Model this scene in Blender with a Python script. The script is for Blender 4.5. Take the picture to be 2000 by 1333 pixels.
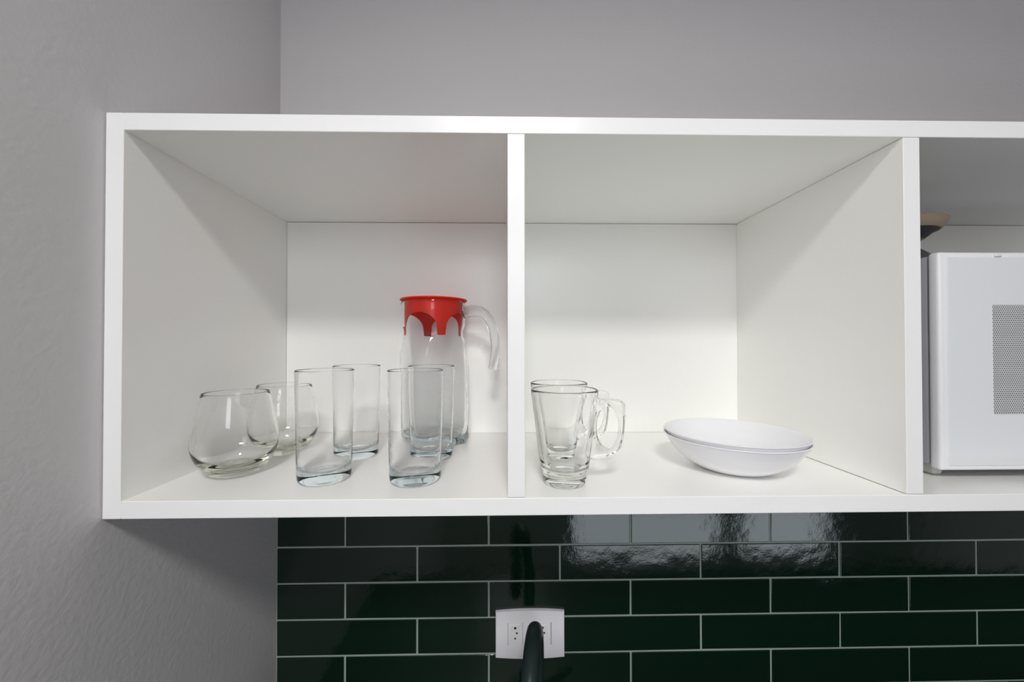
import bpy, bmesh, math, random
from mathutils import Vector, Matrix
random.seed(7)
scn = bpy.context.scene
for o in list(bpy.data.objects): bpy.data.objects.remove(o)
C = scn.collection

# ------------------------------------------------------------------ camera
F_PX = 733.627
cam_d = bpy.data.cameras.new('camera'); cam = bpy.data.objects.new('camera', cam_d); C.objects.link(cam)
cam_d.sensor_fit = 'HORIZONTAL'; cam_d.sensor_width = 36.0; cam_d.lens = F_PX * 36.0 / 2000.0
cam_d.clip_start = 0.01
pitch, yaw, roll = 0.00982, -0.0181, 0.00102
Rm = Matrix.Rotation(yaw, 3, 'Z') @ Matrix.Rotation(pitch, 3, 'X') @ Matrix.Rotation(roll, 3, 'Y')
right, fwd, up = Rm.col[0], Rm.col[1], Rm.col[2]
M = Matrix.Identity(4)
for i in range(3):
    M[i][0] = right[i]; M[i][1] = up[i]; M[i][2] = -fwd[i]
M[0][3], M[1][3], M[2][3] = 0.40916, -0.39029, 0.17704
cam.matrix_world = M
scn.camera = cam

# ------------------------------------------------------------------ world, exposure
scn.view_settings.view_transform = 'Standard'; scn.view_settings.look = 'None'
scn.view_settings.gamma = 1.0; scn.view_settings.use_curve_mapping = False
scn.view_settings.exposure = 0.0
W = bpy.data.worlds.new('sky'); scn.world = W; W.use_nodes = True
bg = W.node_tree.nodes['Background']; bg.inputs[0].default_value = (0.93, 0.97, 1.0, 1); bg.inputs[1].default_value = 7.0
scn.cycles.max_bounces = 24; scn.cycles.transmission_bounces = 24; scn.cycles.diffuse_bounces = 12
scn.cycles.glossy_bounces = 8; scn.cycles.transparent_max_bounces = 24
scn.cycles.caustics_refractive = True; scn.cycles.caustics_reflective = True
scn.cycles.blur_glossy = 0.3; scn.cycles.sample_clamp_indirect = 0

# ceiling lamp of the kitchen (a square panel fixture) and daylight through the balcony doors
LAMP_X, LAMP_Y, CEIL = 0.43, -1.06, 1.12
FLOOR, YB, YF, XR = -1.46, 0.2985, -1.75, 3.4
ld = bpy.data.lights.new('ceiling_lamp_light', 'AREA'); ld.shape = 'SQUARE'; ld.size = 0.26; ld.energy = 15.8; ld.spread = math.radians(160)
ld.color = (1.0, 0.985, 0.955)
lo = bpy.data.objects.new('ceiling_lamp_light', ld); C.objects.link(lo); lo.location = (LAMP_X, LAMP_Y, CEIL - 0.035)
pd = bpy.data.lights.new('daylight_portal', 'AREA'); pd.shape = 'RECTANGLE'; pd.size = 2.0; pd.size_y = 0.54; pd.cycles.is_portal = True
po = bpy.data.objects.new('daylight_portal', pd); C.objects.link(po); po.location = (1.855, YF - 0.13, FLOOR + 0.27)
po.rotation_euler = (math.radians(90), 0, 0)

pw = bpy.data.lights.new('window_portal', 'AREA'); pw.shape = 'RECTANGLE'; pw.size = 0.45; pw.size_y = 0.53; pw.cycles.is_portal = True
pwo = bpy.data.objects.new('window_portal', pw); C.objects.link(pwo); pwo.location = (0.475, YF - 0.13, 0.685)
pwo.rotation_euler = (math.radians(90), 0, 0)

# ------------------------------------------------------------------ helpers
def tag(o, label=None, cat=None, group=None, kind=None):
    if label: o['label'] = label
    if cat: o['category'] = cat
    if group: o['group'] = group
    if kind: o['kind'] = kind
    return o
def thing(name, label, cat, loc=(0, 0, 0), rotz=0, group=None):
    o = bpy.data.objects.new(name, None); C.objects.link(o); o.empty_display_size = 0.02
    o.location = loc; o.rotation_euler = (0, 0, rotz)
    return tag(o, label, cat, group)
def obj(name, bm, mat, parent=None, smooth=False, angle=35):
    bmesh.ops.recalc_face_normals(bm, faces=bm.faces)
    me = bpy.data.meshes.new(name); bm.to_mesh(me); bm.free()
    for m in (mat if isinstance(mat, (list, tuple)) else [mat]): me.materials.append(m)
    if smooth:
        for p in me.polygons: p.use_smooth = True
        if angle is not None:
            try: me.set_sharp_from_angle(angle=math.radians(angle))
            except Exception: pass
    o = bpy.data.objects.new(name, me); C.objects.link(o); o.parent = parent
    return o
def box(bm, lo, hi, bevel=0, seg=2, mi=0):
    r = bmesh.ops.create_cube(bm, size=1)
    vs = r['verts']
    for v in vs:
        v.co = Vector([(lo[i] + hi[i]) / 2 + v.co[i] * (hi[i] - lo[i]) for i in range(3)])
    fs = list({f for v in vs for f in v.link_faces})
    for f in fs: f.material_index = mi
    if bevel:
        es = list({e for v in vs for e in v.link_edges})
        bmesh.ops.bevel(bm, geom=es, offset=bevel, segments=seg, profile=0.5, affect='EDGES', clamp_overlap=True)
def lathe(bm, prof, n=96, shape=None):
    """closed (r, z) loop; a radius of 0 makes a pole. shape(theta, k) scales the radius"""
    rings = []
    for k, (r, z) in enumerate(prof):
        if r < 1e-7: rings.append([bm.verts.new((0, 0, z))])
        else:
            row = []
            for i in range(n):
                a = 2 * math.pi * i / n
                rr = shape(a, k) if shape else r
                row.append(bm.verts.new((rr * math.cos(a), rr * math.sin(a), z)))
            rings.append(row)
    for A, B in zip(rings, rings[1:]):
        for i in range(n):
            j = (i + 1) % n
            if len(A) == 1 and len(B) == 1: continue
            if len(A) == 1: bm.faces.new((A[0], B[i], B[j]))
            elif len(B) == 1: bm.faces.new((A[i], A[j], B[0]))
            else: bm.faces.new((A[i], A[j], B[j], B[i]))
def smooth_path(pts, per=8):
    """Catmull-Rom through points"""
    P = [Vector(p) for p in pts]; P = [2 * P[0] - P[1]] + P + [2 * P[-1] - P[-2]]
    out = []
    for i in range(1, len(P) - 2):
        for s in range(per):
            t = s / per
            a, b, c, d = P[i - 1:i + 3]
            out.append(0.5 * ((2 * b) + (c - a) * t + (2 * a - 5 * b + 4 * c - d) * t * t + (3 * b - a - 3 * c + d) * t ** 3))
    out.append(P[-2]); return out
def tube(bm, path, radii, n=24, flat=1.0, side=None, cap=True):
    """sweep an ellipse; radii a number or list; side: fixed side vector"""
    rows = []
    L = len(path)
    prev = None
    for i, p in enumerate(path):
        d = (path[min(i + 1, L - 1)] - path[max(i - 1, 0)]).normalized()
        s = Vector(side) if side else (prev if prev else Vector((1, 0, 0)))
        s = (s - d * s.dot(d)).normalized(); prev = s
        u = d.cross(s).normalized()
        r = radii[i] if isinstance(radii, (list, tuple)) else radii
        rows.append([bm.verts.new(p + s * (r * flat * math.cos(2 * math.pi * k / n)) + u * (r * math.sin(2 * math.pi * k / n))) for k in range(n)])
    for A, B in zip(rows, rows[1:]):
        for k in range(n):
            bm.faces.new((A[k], A[(k + 1) % n], B[(k + 1) % n], B[k]))
    if cap:
        for row in (rows[0], rows[-1]): bm.faces.new(row)

# ------------------------------------------------------------------ materials
def mat(name):
    m = bpy.data.materials.new(name); m.use_nodes = True
    nt = m.node_tree; return m, nt, nt.nodes['Principled BSDF']
def N(nt, t, **kw):
    n = nt.nodes.new(t)
    for k, v in kw.items():
        if k in n.inputs: n.inputs[k].default_value = v
        else: setattr(n, k, v)
    return n
def coord(nt, scale=(1, 1, 1)):
    tc = N(nt, 'ShaderNodeTexCoord'); mp = N(nt, 'ShaderNodeMapping'); mp.inputs['Scale'].default_value = scale
    nt.links.new(tc.outputs['Object'], mp.inputs['Vector']); return mp.outputs['Vector']
def plain(name, col, rough=0.5, metal=0, spec=0.5, bump=0, bscale=(200, 200, 200), coat=0, var=0):
    m, nt, b = mat(name)
    b.inputs['Base Color'].default_value = (*col, 1); b.inputs['Roughness'].default_value = rough
    b.inputs['Metallic'].default_value = metal; b.inputs['Specular IOR Level'].default_value = spec
    b.inputs['Coat Weight'].default_value = coat; b.inputs['Coat Roughness'].default_value = 0.42
    if bump or var:
        v = coord(nt, bscale); no = N(nt, 'ShaderNodeTexNoise', Scale=1.0, Detail=4.0, Roughness=0.55); nt.links.new(v, no.inputs['Vector'])
        if bump:
            bu = N(nt, 'ShaderNodeBump', Strength=bump, Distance=0.001)
            nt.links.new(no.outputs['Fac'], bu.inputs['Height']); nt.links.new(bu.outputs['Normal'], b.inputs['Normal'])
        if var:
            mx = N(nt, 'ShaderNodeMix', data_type='RGBA')
            mx.inputs[6].default_value = (*[c * (1 - var) for c in col], 1); mx.inputs[7].default_value = (*[min(1, c * (1 + var)) for c in col], 1)
            nt.links.new(no.outputs['Fac'], mx.inputs[0]); nt.links.new(mx.outputs[2], b.inputs['Base Color'])
    return m
wall_paint = plain('grey_wall_paint', (0.62, 0.60, 0.612), 0.62, bump=0.5, bscale=(150, 150, 150), spec=0.3)
melamine = plain('white_melamine', (0.95, 0.95, 0.925), 0.30, spec=0.8, coat=0.8, bump=0.12, bscale=(1500, 1500, 60), var=0.012)
edge_band = plain('white_edge_band', (0.93, 0.93, 0.94), 0.30, spec=0.5)
ceil_paint = plain('white_ceiling_paint', (0.8, 0.8, 0.8), 0.8)
floor_mat = plain('grey_floor', (0.16, 0.155, 0.15), 0.45)
grout = plain('pale_green_grout', (0.36, 0.43, 0.385), 0.8)
plate_mat = plain('white_outlet_plastic', (0.92, 0.91, 0.96), 0.35)
socket_mat = plain('socket_plastic', (0.90, 0.90, 0.90), 0.35)
hole_mat = plain('socket_hole', (0.01, 0.01, 0.01), 0.6)
slot_mat = plain('outlet_seam', (0.22, 0.22, 0.25), 0.6)
granite = plain('dark_granite', (0.012, 0.013, 0.012), 0.25, var=0.6, bscale=(300, 300, 300))
cab_mat = plain('base_cabinet_grey', (0.10, 0.10, 0.10), 0.5)
micro_mat = plain('white_appliance_enamel', (0.86, 0.865, 0.89), 0.32)
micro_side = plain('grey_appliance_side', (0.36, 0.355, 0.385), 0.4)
micro_face = plain('white_glass_door', (0.82, 0.845, 0.87), 0.10, spec=0.6)
foot_mat = plain('appliance_foot', (0.55, 0.56, 0.52), 0.5)
dark_mat = plain('dark_seam', (0.02, 0.02, 0.025), 0.6)
opal = plain('white_opal_glass', (0.88, 0.88, 0.91), 0.10, spec=0.5)
wood_rim = plain('pale_wood', (0.42, 0.33, 0.235), 0.55, var=0.15, bscale=(30, 30, 200))
vessel_mat = plain('dark_ceramic', (0.05, 0.05, 0.055), 0.4)
faucet_mat = plain('dark_green_black_metal', (0.022, 0.036, 0.036), 0.30, metal=0.25, spec=0.6)
door_frame_mat = plain('dark_door_frame', (0.02, 0.02, 0.02), 0.4)
steel = plain('steel', (0.5, 0.5, 0.5), 0.3, metal=1)

def glass(name, tint, dens, rough=0.0, ior=1.33):
    m, nt, b = mat(name); nt.nodes.remove(b)
    out = nt.nodes['Material Output']
    g = N(nt, 'ShaderNodeBsdfGlass'); g.inputs['Color'].default_value = (1, 1, 1, 1); g.inputs['IOR'].default_value = ior; g.inputs['Roughness'].default_value = rough
    tr = N(nt, 'ShaderNodeBsdfTransparent'); mx = N(nt, 'ShaderNodeMixShader', Fac=GLASS_FAC)
    nt.links.new(tr.outputs[0], mx.inputs[1]); nt.links.new(g.outputs[0], mx.inputs[2])
    nt.links.new((g if GLASS_FAC >= 1 else mx).outputs[0], out.inputs['Surface'])
    va = N(nt, 'ShaderNodeVolumeAbsorption'); va.inputs['Color'].default_value = (*tint, 1); va.inputs['Density'].default_value = dens
    nt.links.new(va.outputs[0], out.inputs['Volume'])
    return m
GLASS_FAC = 1.0
glass_blue = glass('blue_tinted_tumbler_glass', (0.50, 0.70, 0.80), 8, ior=1.26)
glass_green = glass('green_tinted_glass', (0.60, 0.62, 0.50), 13, ior=1.36)
glass_mug = glass('clear_mug_glass', (0.62, 0.66, 0.60), 8)
glass_jug = glass('clear_jug_glass', (0.55, 0.72, 0.76), 7, ior=1.22)
m, nt, b = mat('red_plastic'); red = m
b.inputs['Base Color'].default_value = (0.86, 0.045, 0.022, 1); b.inputs['Roughness'].default_value = 0.30
tl = N(nt, 'ShaderNodeBsdfTranslucent'); tl.inputs['Color'].default_value = (1.0, 0.09, 0.04, 1)
mx = N(nt, 'ShaderNodeMixShader', Fac=0.5); nt.links.new(b.outputs[0], mx.inputs[1]); nt.links.new(tl.outputs[0], mx.inputs[2])
nt.links.new(mx.outputs[0], nt.nodes['Material Output'].inputs['Surface'])

# glazed dark green tile: hand-made uneven gloss
tile_mat, nt, b = mat('dark_green_glazed_tile')
b.inputs['Base Color'].default_value = (0.0035, 0.017, 0.0095, 1); b.inputs['Roughness'].default_value = 0.06; b.inputs['Specular IOR Level'].default_value = 0.62
v = coord(nt, (1, 1, 1))
n1 = N(nt, 'ShaderNodeTexNoise', Scale=26.0, Detail=2.0, Roughness=0.5); n2 = N(nt, 'ShaderNodeTexNoise', Scale=260.0, Detail=3.0, Roughness=0.6)
nt.links.new(v, n1.inputs['Vector']); nt.links.new(v, n2.inputs['Vector'])
b1 = N(nt, 'ShaderNodeBump', Strength=0.42, Distance=0.0012); b2 = N(nt, 'ShaderNodeBump', Strength=0.35, Distance=0.00022)
nt.links.new(n1.outputs['Fac'], b1.inputs['Height']); nt.links.new(n2.outputs['Fac'], b2.inputs['Height'])
nt.links.new(b1.outputs['Normal'], b2.inputs['Normal']); nt.links.new(b2.outputs['Normal'], b.inputs['Normal'])

dim_pane, nt, b = mat('daylight_dimming_pane'); nt.nodes.remove(b)
tr = N(nt, 'ShaderNodeBsdfTransparent'); tr.inputs['Color'].default_value = (0.66, 0.68, 0.69, 1)  # tint added to dim the sky's light through the unseen door
nt.links.new(tr.outputs[0], nt.nodes['Material Output'].inputs['Surface'])

# perforated screen of the microwave window
screen_mat, nt, b = mat('perforated_screen')
b.inputs['Roughness'].default_value = 0.3
tc = N(nt, 'ShaderNodeTexCoord'); sp = N(nt, 'ShaderNodeSeparateXYZ'); nt.links.new(tc.outputs['Object'], sp.inputs[0])
def mth(op, a, b_=None):
    n = N(nt, 'ShaderNodeMath', operation=op)
    for i, q in enumerate((a, b_)):
        if q is None: continue
        if isinstance(q, (int, float)): n.inputs[i].default_value = q
        else: nt.links.new(q, n.inputs[i])
    return n.outputs[0]
PX, PZ = 0.0026, 0.0026 * 0.866
def dots(off):
    x = mth('ADD', mth('DIVIDE', sp.outputs[0], PX), off); z = mth('ADD', mth('DIVIDE', sp.outputs[2], 2 * PZ), off)
    fx = mth('MULTIPLY', mth('SUBTRACT', mth('FRACT', x), 0.5), PX); fz = mth('MULTIPLY', mth('SUBTRACT', mth('FRACT', z), 0.5), 2 * PZ)
    return mth('SQRT', mth('ADD', mth('MULTIPLY', fx, fx), mth('MULTIPLY', fz, fz)))
dm = mth('MINIMUM', dots(0.0), dots(0.5))
hole = mth('LESS_THAN', dm, 0.00080)
mx = N(nt, 'ShaderNodeMix', data_type='RGBA'); mx.inputs[6].default_value = (0.66, 0.68, 0.69, 1); mx.inputs[7].default_value = (0.09, 0.095, 0.10, 1)
nt.links.new(hole, mx.inputs[0]); nt.links.new(mx.outputs[2], b.inputs['Base Color'])

# ------------------------------------------------------------------ room shell
def struct(name, lo, hi, m):
    bm = bmesh.new(); box(bm, lo, hi); return tag(obj(name, bm, m), kind='structure')
struct('floor', (-0.1, YF - 0.1, FLOOR - 0.1), (XR + 0.1, YB + 0.1, FLOOR), floor_mat)
struct('ceiling', (-0.1, YF - 0.1, CEIL), (XR + 0.1, YB + 0.1, CEIL + 0.1), ceil_paint)
struct('wall_left', (-0.1, YF - 0.1, FLOOR), (-0.0008, YB + 0.1, CEIL), wall_paint)
struct('wall_back', (-0.1, YB, FLOOR), (XR + 0.1, YB + 0.1, CEIL), wall_paint)
struct('wall_right', (XR, YF - 0.1, FLOOR), (XR + 0.1, YB + 0.1, CEIL), wall_paint)
WX0, WX1, WZ1 = 0.86, 2.85, FLOOR + 2.1
bm = bmesh.new()
box(bm, (-0.1, YF - 0.1, FLOOR), (0.25, YF, CEIL)); box(bm, (0.70, YF - 0.1, FLOOR), (WX0, YF, CEIL)); box(bm, (0.25, YF - 0.1, FLOOR), (0.70, YF, 0.42)); box(bm, (0.25, YF - 0.1, 0.95), (0.70, YF, CEIL)); box(bm, (WX1, YF - 0.1, FLOOR), (XR + 0.1, YF, CEIL)); box(bm, (WX0, YF - 0.1, WZ1), (WX1, YF, CEIL))
tag(obj('wall_front', bm, wall_paint), kind='structure')
bm = bmesh.new()
for x0, x1 in ((WX0, WX0 + 0.05), (2.0, 2.14), (WX1 - 0.05, WX1)): box(bm, (x0, YF - 0.08, FLOOR + 0.001), (x1, YF - 0.02, WZ1))
box(bm, (WX0, YF - 0.079, WZ1 - 0.05), (WX1, YF - 0.021, WZ1 - 0.001)); box(bm, (WX0, YF - 0.079, FLOOR + 0.001), (WX1, YF - 0.021, FLOOR + 0.06))
dd = tag(obj('door_1', bm, door_frame_mat), kind='structure')
bm = bmesh.new()
for x0, x1 in ((WX0 + 0.051, 1.999), (2.141, WX1 - 0.051)): box(bm, (x0, YF - 0.052, FLOOR + 0.061), (x1, YF - 0.048, WZ1 - 0.051))
tag(obj('pane', bm, dim_pane, dd), kind=None)
bm = bmesh.new()
for a_, b_ in (((0.25, 0.42), (0.275, 0.95)), ((0.675, 0.42), (0.70, 0.95)), ((0.275, 0.42), (0.675, 0.445)), ((0.275, 0.925), (0.675, 0.95))):
    box(bm, (a_[0] + 0.0005, YF - 0.07, a_[1] + 0.0005), (b_[0] - 0.0005, YF - 0.03, b_[1] - 0.0005))
tag(obj('window_1', bm, plate_mat), kind='structure')

bm = bmesh.new(); box(bm, (WX0 + 0.02, YF - 0.018, FLOOR + 0.52), (WX1 - 0.02, YF - 0.012, WZ1 - 0.02)); box(bm, (WX0 + 0.02, YF - 0.022, FLOOR + 0.50), (WX1 - 0.02, YF - 0.008, FLOOR + 0.52))  # blind added out of view to cut the daylight entering by the door
tag(obj('light_cutting_blind', bm, ceil_paint), 'unseen white roller blind added to cut the daylight from the balcony door', 'blind')

# tiled splashback: one wall surface, each tile a slightly uneven slab in it
TW, TH, TX, TZ = 0.25754, 0.06464, 0.12166, -0.18622
G = 0.0016; TF = 0.2925
bm = bmesh.new()
x_l, x_r = 0.0015, 2.6
row = 0
zt = TZ
rows = [(TZ + k * TH, k) for k in range(-6, 3)]
for z0, k in rows:
    off = TX if (k % 2 == 0) else TX + TW / 2
    x = off - TW * 2
    while x < x_r:
        a, c = max(x + G, x_l), min(x + TW - G, x_r)
        z1 = min(z0 + TH - G, -0.0015)
        if c - a > 0.006 and z1 - z0 > 0.01:
            before = len(bm.verts)
            sub = bmesh.new()
            box(sub, (a, TF, z0 + G), (c, YB + 0.001, z1), bevel=0.0009, seg=3)
            tx_, tz_ = random.gauss(0, 0.004), random.gauss(0, 0.004)
            cx, cz = (a + c) / 2, (z0 + z1) / 2
            for vv in sub.verts:
                if vv.co.y < TF + 0.002:
                    vv.co.y += max(-0.0012, min(0.0012, (vv.co.x - cx) * tx_ * 0.6 + (vv.co.z - cz) * tz_))
            me = bpy.data.meshes.new('tmp'); sub.to_mesh(me); sub.free(); bm.from_mesh(me); bpy.data.meshes.remove(me)
        x += TW
for f in bm.faces: f.material_index = 0
box(bm, (0.0, TF + 0.0011, TZ - 6 * TH), (x_r, YB + 0.002, -0.001), mi=1)
tag(obj('wall_backsplash', bm, [tile_mat, grout]), kind='structure')

# ------------------------------------------------------------------ wall cabinet
T, H, D = 0.018, 0.416, 0.2890
X1, X2, XE = 0.4117, 0.8332, 1.475
cab = thing('wall_cabinet', 'long white open-fronted wall cabinet with cubby compartments above the green tiles', 'cabinet', (0, 0, 0))
def board(name, lo, hi):
    bm = bmesh.new(); box(bm, lo, hi, bevel=0.0005, seg=1)
    for f in bm.faces:
        f.material_index = 1 if (f.normal.y < -0.7 or f.calc_center_median().y < 0.0004) else 0
    return obj(name, bm, [melamine, edge_band], cab)
g = 0.0003
board('side_panel', (0, 0, 0), (T, YB - 0.001, H))
board('side_panel', (XE, 0, 0), (XE + T, YB - 0.001, H))
board('top_panel', (T + g, 0, H - T), (XE - g, YB - 0.001, H))
board('bottom_panel', (T + g, 0, 0), (XE - g, YB - 0.001, T))
board('divider', (X1, 0.0002, T + 0.0007), (X1 + T, D - g, H - T - g))
board('divider', (X2, 0.0002, T + 0.0007), (X2 + T, D - g, H - T - g))
bm = bmesh.new(); box(bm, (T + 0.0005, D, T + g), (XE - 0.0005, D + 0.004, H - T - 0.0009))
obj('back_panel', bm, melamine, cab)
Z0 = T + 0.0002

# ------------------------------------------------------------------ glassware
def copy_tree(o, parent=None):
    c = o.copy(); C.objects.link(c); c.parent = parent
    for ch in [k for k in bpy.data.objects if k.parent == o and k != c]: copy_tree(ch, c)
    return c
def rounded(pts, per=6): return [(max(0, p.x), p.y) for p in smooth_path([(a, b_, 0) for a, b_ in pts], per)]

# highball tumblers
def highball_mesh():
    R, r, h = 0.0323, 0.0297, 0.1293
    out = [(0, 0.0012), (0.018, 0.0010), (0.0235, 0.0), (0.0262, 0.0), (0.0284, 0.0012), (0.0294, 0.0040), (0.0297, 0.0085), (0.02971, 0.0100)]
    for k in range(1, 8): q = k / 8; out.append((0.0297 + (R - 0.0297) * q, 0.0085 + (h - 0.0105) * q))
    rim = [(R - 0.0001, h - 0.0030), (R, h - 0.0018), (R, h - 0.0010), (R - 0.0004, h - 0.0002), (R - 0.0009, h), (R - 0.0010, h - 0.0002), (R - 0.0013, h - 0.0010), (R - 0.0013, h - 0.0018), (R - 0.0014, h - 0.0030)]
    inn = []
    for k in range(1, 8): q = k / 8; inn.append((R - 0.0013 + (0.0280 - R + 0.0013) * q ** 2.2, h - 0.001 + (0.022 - h) * q))
    inn += [(0.0279, 0.0215), (0.0277, 0.0200), (0.0266, 0.0160), (0.0230, 0.0132), (0.018, 0.0117), (0.009, 0.0112), (0, 0.0112)]
    bm = bmesh.new(); lathe(bm, out + rim + inn, 96); return bm
hb0 = obj('highball_glass', highball_mesh(), glass_blue, smooth=True, angle=70)
HBL = [('tall clear tumbler in the front row, between the stemless glass and the other front tumbler', 0.1945, 0.0621),
       ('tall clear tumbler in the back row, half hidden by the front tumbler to its left', 0.1956, 0.1552),
       ('tall clear tumbler in the front row, nearest to the cabinet divider', 0.3031, 0.0567),
       ('tall clear tumbler in the back row, directly in front of the red-lidded jug', 0.3044, 0.1460)]
for i, (lab, x, y) in enumerate(HBL):
    o = hb0 if i == 0 else hb0.copy()
    if i: C.objects.link(o)
    o.location = (x, y, Z0); o.rotation_euler.z = i * 0.7
    tag(o, lab, 'glass', 'tall tumblers in the left compartment')

# stemless wine glasses
def stemless_mesh():
    op = rounded([(0.0, 0.0010), (0.012, 0.0007), (0.0195, 0.0), (0.0245, 0.0012), (0.033, 0.0085), (0.0405, 0.0200), (0.0448, 0.0330), (0.0452, 0.0430), (0.0432, 0.0590), (0.0392, 0.0790), (0.0350, 0.0995)], 5)
    ip = rounded([(0.0338, 0.0995), (0.0380, 0.0790), (0.0420, 0.0590), (0.0440, 0.0430), (0.0434, 0.0330), (0.0383, 0.0225), (0.0295, 0.0150), (0.0190, 0.0112), (0.010, 0.0100), (0.0, 0.0097)], 5)
    bm = bmesh.new(); lathe(bm, op + [(0.0348, 0.1000), (0.0346, 0.1003), (0.0342, 0.1003), (0.0340, 0.1000)] + ip, 96); return bm
sw0 = obj('stemless_wine_glass', stemless_mesh(), glass_green, smooth=True, angle=None)
for i, (lab, x, y) in enumerate([('round stemless wine glass at the front, nearest to the left side panel', 0.0745, 0.0845), ('round stemless wine glass behind the front one, partly behind a tall tumbler', 0.0810, 0.1750)]):
    o = sw0 if i == 0 else sw0.copy()
    if i: C.objects.link(o)
    o.location = (x, y, Z0); tag(o, lab, 'glass', 'stemless wine glasses in the left compartment')

# glass mugs
def mug(name, label, loc, rotz):
    t = thing(name, label, 'mug', loc, rotz, 'glass mugs in the middle compartment')
    R, h = 0.0387, 0.1075
    out = [(0, 0.0020), (0.014, 0.0018), (0.0175, 0.0), (0.0215, 0.0), (0.0238, 0.0012), (0.0248, 0.0040), (0.0250, 0.0090), (0.0248, 0.0125), (0.0262, 0.0155), (0.0274, 0.0175), (0.0278, 0.0185), (0.02792, 0.0197)]
    for k in range(1, 10): q = k / 10; out.append((0.0278 + (R - 0.0278) * q ** 1.0, 0.0185 + (h - 0.020) * q))
    rim = [(R - 0.00016, h - 0.0034), (R - 0.0001, h - 0.0023), (R, h - 0.0014), (R - 0.0006, h - 0.0003), (R - 0.0013, h), (R - 0.0020, h - 0.0003), (R - 0.0027, h - 0.0014), (R - 0.00282, h - 0.0023), (R - 0.003, h - 0.0034)]
    inn = []
    for k in range(1, 10): q = k / 10; inn.append((R - 0.0027 + (0.0232 - R + 0.0027) * q, h - 0.0015 + (0.0225 - h) * q))
    inn += [(0.0225, 0.0205), (0.0200, 0.0180), (0.0150, 0.0165), (0.008, 0.0160), (0, 0.0160)]
    bm = bmesh.new(); lathe(bm, out + rim + inn, 96); obj('mug_body', bm, glass_mug, t, smooth=True, angle=60)
    # handle plate with an oval hole
    def rw(z): return 0.0278 + (R - 0.0278) * (z - 0.0185) / (h - 0.02)
    outer = [(rw(0.097) - 0.0006, 0.097), (0.052, 0.0965), (0.063, 0.0955), (0.0675, 0.0935), (0.0690, 0.0885), (0.0685, 0.070), (0.0668, 0.052), (0.0640, 0.0410), (0.0590, 0.0350), (0.0500, 0.0310), (0.0400, 0.0285), (rw(0.0265) - 0.0006, 0.0265)]
    for q in (0.25, 0.5, 0.75): z = 0.0265 + (0.097 - 0.0265) * q; outer.append((rw(z) - 0.0006, z))
    op = outer; n = 64; cx, cz = 0.0495, 0.0640
    pts = [Vector((a, b_)) for a, b_ in op]
    def ray(ang):
        d = Vector((math.cos(ang), math.sin(ang))); best = None
        for i in range(len(pts)):
            a, b_ = pts[i] - Vector((cx, cz)), pts[(i + 1) % len(pts)] - Vector((cx, cz)); e = b_ - a
            den = d.x * e.y - d.y * e.x
            if abs(den) < 1e-12: continue
            s = (a.x * e.y - a.y * e.x) / den; w = (a.x * d.y - a.y * d.x) / den
            if s > 0 and -1e-6 <= w <= 1 + 1e-6 and (best is None or s < best): best = s
        return Vector((cx, cz)) + d * best
    bm = bmesh.new(); w = 0.0052
    loops = []
    for (f, y) in ((0, -w * 0.55), (0.18, -w), (0.80, -w), (1, -w * 0.55), (1, w * 0.55), (0.80, w), (0.18, w), (0, w * 0.55)):
        row = []
        for i in range(n):
            a = 2 * math.pi * i / n; p = ray(a); q = Vector((cx + 0.0128 * math.cos(a) * (1.0), cz + 0.0238 * math.sin(a)))
            r_ = q.lerp(p, f); row.append(bm.verts.new((r_.x, y, r_.y)))
        loops.append(row)
    for A, B in zip(loops, loops[1:] + loops[:1]):
        for i in range(n): bm.faces.new((A[i], A[(i + 1) % n], B[(i + 1) % n], B[i]))
    obj('handle', bm, glass_mug, t, smooth=True, angle=50)
    return t
m0 = mug('glass_mug', 'clear tapered glass mug in front of its twin, close to the divider', (0.4776, 0.0448, Z0), -0.10)
m1 = copy_tree(m0); m1.location = (0.4825, 0.1235, Z0); m1.rotation_euler.z = 0.0
tag(m1, 'clear tapered glass mug standing behind the front mug', 'mug')

# opal bowls, one in the other
def bowl_mesh(R=0.0833):
    o = rounded([(0, 0.0015), (0.020, 0.0012), (0.034, 0.0), (0.043, 0.0016), (0.0573, 0.0095), (0.0701, 0.0210), (0.0780, 0.0325), (R - 0.0008, 0.0402)], 6)
    i_ = rounded([(R - 0.0014, 0.0416), (0.0769, 0.0340), (0.0690, 0.0230), (0.0555, 0.0117), (0.0420, 0.0046), (0.030, 0.0034), (0, 0.0034)], 6)
    bm = bmesh.new(); lathe(bm, o + [(R, 0.0408), (R - 0.0004, 0.0415)] + i_, 128); return bm
b0 = obj('cereal_bowl', bowl_mesh(), opal, smooth=True, angle=None); b0.location = (0.7049, 0.0945, Z0)
tag(b0, 'lower of the two nested white bowls, resting on the shelf', 'bowl', 'nested white bowls')
b1 = b0.copy(); C.objects.link(b1); b1.location = (0.7049, 0.0945, Z0 + 0.0052)
tag(b1, 'upper of the two nested white bowls, sitting inside the lower one', 'bowl', 'nested white bowls')

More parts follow.
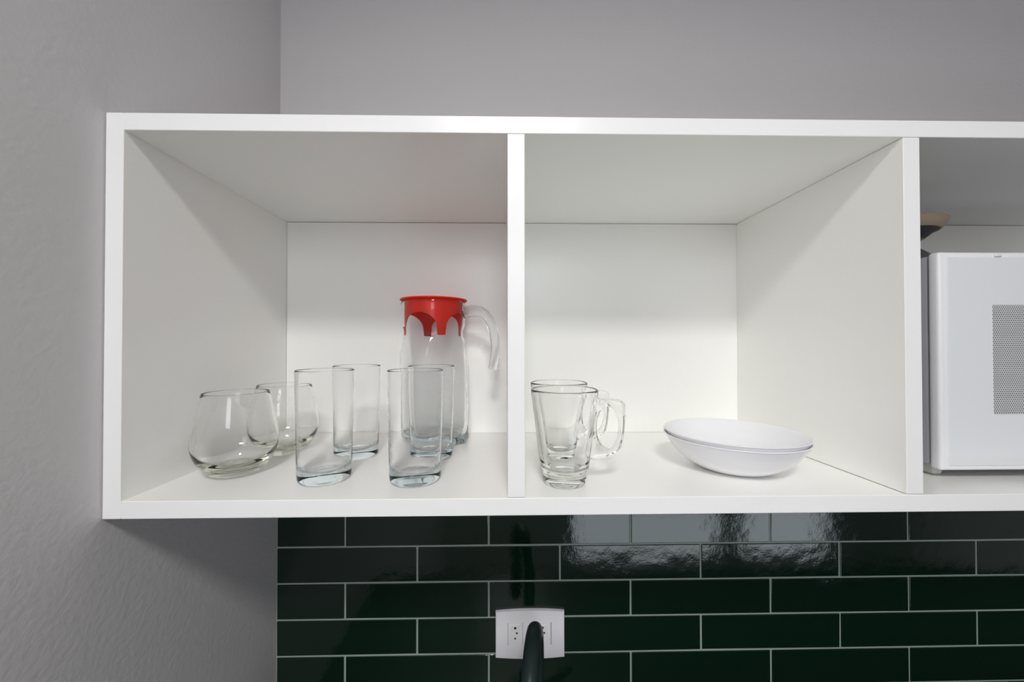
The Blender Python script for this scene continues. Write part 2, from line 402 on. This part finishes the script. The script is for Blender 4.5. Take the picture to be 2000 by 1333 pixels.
# jug with red lid
ANG = math.radians(-11)
jug = thing('glass_jug', 'large clear glass jug with a red lid, at the back against the divider side', 'jug', (0.2915, 0.2325, Z0), ANG)
def rsq(th, s, c):
    """radius of a rounded square: half side s, corner radius c"""
    th = abs((th % (math.pi / 2)) - math.pi / 4)
    dx, dy = math.cos(th), math.sin(th)
    r = s / dx
    if r * dy > s - c:
        a = s - c; bq = a * (dx + dy); r = bq + math.sqrt(max(0, bq * bq - (2 * a * a - c * c)))
    return r
sect = [  # z, half side, corner radius (equal = round), spout
    (0.0000, 0.0420, 0.018, 0), (0.0020, 0.0455, 0.020, 0), (0.0080, 0.0470, 0.020, 0), (0.06, 0.0472, 0.022, 0), (0.12, 0.0478, 0.025, 0), (0.143, 0.0485, 0.029, 0),
    (0.155, 0.0490, 0.036, 0), (0.163, 0.0492, 0.042, 0), (0.170, 0.0488, 0.0480, 0), (0.1745, 0.0480, 0.0480, 0), (0.1785, 0.0478, 0.0478, 0), (0.1830, 0.0482, 0.0482, 0), (0.188, 0.0498, 0.0498, 0),
    (0.196, 0.0514, 0.0514, 0), (0.208, 0.0518, 0.0518, 0.001), (0.220, 0.0514, 0.0514, 0.0035), (0.2275, 0.0514, 0.0514, 0.0065)]
def sec(th, z, s, c, sp, ins=0):
    r = rsq(th, s, min(c, s)) - ins
    d = ((th - math.pi) + math.pi) % (2 * math.pi) - math.pi
    return r + sp * math.exp(-(d / 0.28) ** 2)
prof = [(0, 0.0012, None)] + [(1, z, (s, c, sp, 0)) for z, s, c, sp in sect] + [(1, 0.2290, (0.0506, 0.0506, 0.0065, 0)), (1, 0.2292, (0.0496, 0.0496, 0.0065, 0)), (1, 0.2280, (0.0488, 0.0488, 0.0063, 0)), (1, 0.2265, (0.0487, 0.0487, 0.0062, 0))]
for z, s, c, sp in reversed(sect[3:-1]): prof.append((1, z, (s, c, sp, 0.0027)))
prof += [(1, 0.03, (0.047, 0.021, 0, 0.0034)), (1, 0.018, (0.047, 0.021, 0, 0.0055)), (1, 0.0125, (0.047, 0.021, 0, 0.0100)), (1, 0.0105, (0.047, 0.022, 0, 0.018)), (0, 0.0100, None)]
bm = bmesh.new()
lathe(bm, [(p[0], p[1]) for p in prof], 144, shape=lambda a, k: sec(a, prof[k][1], *prof[k][2][:3], prof[k][2][3]))
obj('jug_body', bm, glass_jug, jug, smooth=True, angle=60)
pth = smooth_path([(0.0505, 0, 0.212), (0.0640, 0, 0.2135), (0.0810, 0, 0.2105), (0.0945, 0, 0.1965), (0.1015, 0, 0.175), (0.1040, 0, 0.150), (0.1005, 0, 0.126), (0.0985, 0, 0.1175)], 8)
rr = [0.0104 - 0.0030 * min(1, i / (len(pth) * 0.45)) for i in range(len(pth))]
rr[-1] = 0.003; rr[-2] = 0.0052; rr[-3] = 0.0064
bm = bmesh.new(); tube(bm, pth, rr, 24, flat=0.8, side=(0, 1, 0)); obj('handle', bm, glass_jug, jug, smooth=True, angle=60)
# lid: flange, skirt with four arched legs
lid_e = obj('lid', bmesh.new(), red, jug)
bm = bmesh.new()
lathe(bm, [(0, 0.2292), (0.0460, 0.2292), (0.0480, 0.2296), (0.0538, 0.2308), (0.0545, 0.2318), (0.0540, 0.2330), (0.0500, 0.2334), (0.0470, 0.2326), (0.044, 0.2320), (0, 0.2320)], 96)
nseg = 96
def skirt_bottom(a):
    # four legs at multiples of 90 degrees from the front face direction
    d = abs((a + math.radians(54) + math.pi / 4) % (math.pi / 2) - math.pi / 4)  # distance to nearest leg axis
    wl = 0.150
    if d < wl: return 0.1740
    q = (d - wl) / (math.pi / 4 - wl)
    return 0.186 + 0.0235 * math.sqrt(max(0, 1 - (1 - q) ** 2))
outr = []; 
for a_i in range(nseg * 2):
    a = 2 * math.pi * a_i / (nseg * 2); zb = skirt_bottom(a)
    col = []
    for (rad, zf) in ((0.0470, 0), (0.0470, 0.5), (0.0472, 1), (0.0456, 1), (0.0454, 0.5), (0.0454, 0)):
        z = 0.2298 + (zb - 0.2298) * zf
        col.append(bm.verts.new((rad * math.cos(a), rad * math.sin(a), z)))
    outr.append(col)
for A, B in zip(outr, outr[1:] + outr[:1]):
    for k in range(5): bm.faces.new((A[k], B[k], B[k + 1], A[k + 1]))
    bm.faces.new((A[5], B[5], B[0], A[0]))
bmesh.ops.recalc_face_normals(bm, faces=bm.faces)
bm.to_mesh(lid_e.data); bm.free()
for p in lid_e.data.polygons: p.use_smooth = True
lid_e.data.set_sharp_from_angle(angle=math.radians(35))

# ------------------------------------------------------------------ microwave
MX0, MX1, MY, MZ0, MZ1 = 0.9181, 1.375, 0.0408, 0.0290, 0.2858
mw = thing('microwave_oven', 'white microwave oven with perforated door window in the right-hand compartment', 'microwave', (0, 0, T))
def MB(lo, hi, bev=0, seg=2):
    bm = bmesh.new(); box(bm, (lo[0], lo[1], lo[2] - T), (hi[0], hi[1], hi[2] - T), bevel=bev, seg=seg); return bm
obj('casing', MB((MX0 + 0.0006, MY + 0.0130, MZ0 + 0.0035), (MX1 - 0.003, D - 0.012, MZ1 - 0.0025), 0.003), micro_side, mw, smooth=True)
dr = obj('door', MB((MX0, MY, MZ0), (MX1 - 0.11, MY + 0.0125, MZ1), 0.0035, 3), micro_mat, mw, smooth=True)
obj('door_glass', MB((MX0 + 0.009, MY - 0.0012, MZ0 + 0.006), (MX1 - 0.113, MY + 0.001, MZ1 - 0.0065), 0.0005, 1), micro_face, dr)
obj('window_screen', MB((0.9805, MY - 0.0018, 0.0955), (MX1 - 0.15, MY - 0.0008, 0.2230)), screen_mat, dr)
obj('latch_clip', MB((0.9845, MY - 0.0022, 0.2800), (0.9925, MY, 0.2832), 0.0006, 1), micro_mat, dr)
obj('control_panel', MB((MX1 - 0.109, MY, MZ0), (MX1, MY + 0.0125, MZ1), 0.003), micro_mat, mw, smooth=True)
for x in (MX0 + 0.010, MX1 - 0.03):
    for y in (MY + 0.018, 0.235):
        bm = bmesh.new(); box(bm, (x, y, 0.0003), (x + 0.014, y + 0.016, 0.0150), bevel=0.003, seg=2); obj('foot', bm, foot_mat, mw, smooth=True)
# dark footed vessel with wooden rim on the microwave
VX, VY, VZ = 0.9890, 0.1600, MZ1 - 0.0023
ves = thing('footed_vessel', 'dark hourglass-shaped vessel with a pale wooden rim on top of the microwave', 'vessel', (VX, VY, VZ))
KR, KZ = 0.84, 0.80
def vs_(l): return [(r_ * KR, z_ * KZ) for r_, z_ in l]
bm = bmesh.new()
lathe(bm, rounded(vs_([(0, 0.0), (0.045, 0.0), (0.060, 0.002), (0.062, 0.006), (0.054, 0.018), (0.042, 0.031), (0.0320, 0.041), (0.0310, 0.046), (0.0360, 0.056), (0.0460, 0.065), (0.0560, 0.0705)]), 5) + vs_([(0.053, 0.0705), (0.040, 0.058), (0.0, 0.050)]), 64)
obj('vessel_body', bm, vessel_mat, ves, smooth=True, angle=50)
bm = bmesh.new(); lathe(bm, vs_([(0.050, 0.0710), (0.0575, 0.0710), (0.0640, 0.0780), (0.0680, 0.0870), (0.0670, 0.0885), (0.0600, 0.0885), (0.050, 0.0800), (0.050, 0.0710)]), 64)
obj('rim', bm, wood_rim, ves, smooth=True, angle=40)

# ------------------------------------------------------------------ power outlet
ox0, ox1, oz0, oz1 = 0.3915, 0.5150, -0.3825, -0.3020
ocx = (ox0 + ox1) / 2
OY = TF - 0.0002
out_t = thing('power_outlet', 'white double power outlet plate on the dark green tiles behind the faucet', 'outlet', (ocx, OY, (oz0 + oz1) / 2))
hw, hh = (ox1 - ox0) / 2, (oz1 - oz0) / 2
bm = bmesh.new()
loop = []
nn = 16
for i in range(nn + 1): s = -1 + 2 * i / nn; loop.append((s * hw, hh + 0.0030 * (1 - s * s)))
for i in range(nn + 1): s = 1 - 2 * i / nn; loop.append((s * hw, -hh - 0.0030 * (1 - s * s)))
rows_ = []
for (dy, sc) in ((0.0, 1.0), (-0.0050, 1.0), (-0.0064, 0.988), (-0.0070, 0.965)):
    rows_.append([bm.verts.new((x * (1 - (1 - sc) * 1.0), dy, z * (1 - (1 - sc) * 1.2))) for x, z in loop])
for A, B in zip(rows_, rows_[1:]):
    for i in range(len(A)): bm.faces.new((A[i], A[(i + 1) % len(A)], B[(i + 1) % len(A)], B[i]))
bm.faces.new(rows_[-1]); bm.faces.new(rows_[0])
obj('cover_plate', bm, plate_mat, out_t, smooth=True, angle=30)
for sx in (-0.0268, 0.0222):
    bm = bmesh.new(); hexa = [(-0.0065, 0.0145), (0.0065, 0.0145), (0.0090, 0.009), (0.0090, -0.012), (0.0050, -0.0165), (-0.0050, -0.0165), (-0.0090, -0.012), (-0.0090, 0.009)]
    A = [bm.verts.new((x, 0.0002, z)) for x, z in hexa]; B = [bm.verts.new((x * 0.94, -0.0007, z * 0.95)) for x, z in hexa]
    for i in range(8): bm.faces.new((A[i], A[(i + 1) % 8], B[(i + 1) % 8], B[i]))
    bm.faces.new(B); bm.faces.new(A)
    so = obj('socket', bm, socket_mat, out_t); so.location = (sx, -0.0071, 0.004)
    for (hx, hz, hr) in ((0.0, 0.0093, 0.0021), (0.0030, 0.0003, 0.0016), (0.0, -0.0092, 0.0016)):
        bm = bmesh.new(); bmesh.ops.create_cone(bm, cap_ends=True, segments=20, radius1=hr, radius2=hr, depth=0.0004, matrix=Matrix.Rotation(math.pi / 2, 4, 'X'))
        ho = obj('pin_hole', bm, hole_mat, so); ho.location = (hx, -0.0008, hz)
for sx, wd in ((-0.0395, 0.00035), (-0.0138, 0.0003), (0.0375, 0.00055)):
    bm = bmesh.new(); box(bm, (sx - wd, -0.0074, -0.017), (sx + wd, -0.0068, 0.022)); obj('seam', bm, slot_mat, out_t)

# ------------------------------------------------------------------ sink counter and faucet
CT = -0.56
bm = bmesh.new(); box(bm, (0.001, -0.235, CT - 0.03), (2.6, 0.2915, CT), bevel=0.002)
tag(obj('countertop', bm, granite), 'dark stone worktop running along under the green tiles', 'countertop')
bm = bmesh.new(); box(bm, (0.002, -0.205, FLOOR + 0.001), (2.6, 0.285, CT - 0.0305))
tag(obj('base_cabinet', bm, cab_mat), 'grey base cabinet carrying the dark stone worktop', 'cabinet')
fa = thing('kitchen_faucet', 'dark gooseneck kitchen faucet rising in front of the white outlet', 'faucet', (0.4585, 0.205, CT))
q0 = Vector((0, 0, 0)); near = Vector((0.4348 - 0.4585, 0.058 - 0.205, 0)); zc = -0.3105 - CT
hd = near / 2
pts_ = [Vector((0, 0, 0.02)), Vector((0, 0, 0.14)), Vector((0, 0, zc - 0.03))]
path = [pts_[0].lerp(pts_[2], i / 8) for i in range(8)]
R_arc = near.length / 2
for i in range(33):
    a = math.pi * i / 32
    path.append(hd * (1 - math.cos(a)) + Vector((0, 0, zc - 0.03 + 0.03 + R_arc * math.sin(a) * 1.0)))
end = path[-1]
path += [end + Vector((0, 0, -0.02)), end + Vector((0, 0, -0.04))]
bm = bmesh.new(); tube(bm, path, 0.0112, 32, side=(near.y, -near.x, 0)); obj('spout', bm, faucet_mat, fa, smooth=True, angle=50)
bm = bmesh.new(); sp0 = [end + Vector((0, 0, -0.038)), end + Vector((0, 0, -0.045)), end + Vector((0, 0, -0.10)), end + Vector((0, 0, -0.125))]
tube(bm, sp0, [0.0112, 0.0135, 0.0150, 0.0145], 32, side=(near.y, -near.x, 0)); obj('spray_head', bm, faucet_mat, fa, smooth=True, angle=50)
bm = bmesh.new(); lathe(bm, [(0, 0), (0.026, 0), (0.026, 0.004), (0.022, 0.008), (0.021, 0.07), (0.018, 0.076), (0, 0.076)], 48); obj('base', bm, faucet_mat, fa, smooth=True)
bm = bmesh.new(); tube(bm, [Vector((0.018, 0, 0.045)), Vector((0.045, 0, 0.05)), Vector((0.085, 0, 0.075))], [0.009, 0.008, 0.0055], 20, side=(0, 1, 0)); obj('lever', bm, faucet_mat, fa, smooth=True)

# ------------------------------------------------------------------ ceiling lamp fixture (gives the light above)
cl = thing('ceiling_lamp', 'square white ceiling lamp above and in front of the cabinet', 'lamp', (LAMP_X, LAMP_Y, CEIL))
bm = bmesh.new(); box(bm, (-0.15, -0.15, -0.03), (0.15, 0.15, -0.0005), bevel=0.004); obj('housing', bm, plate_mat, cl)
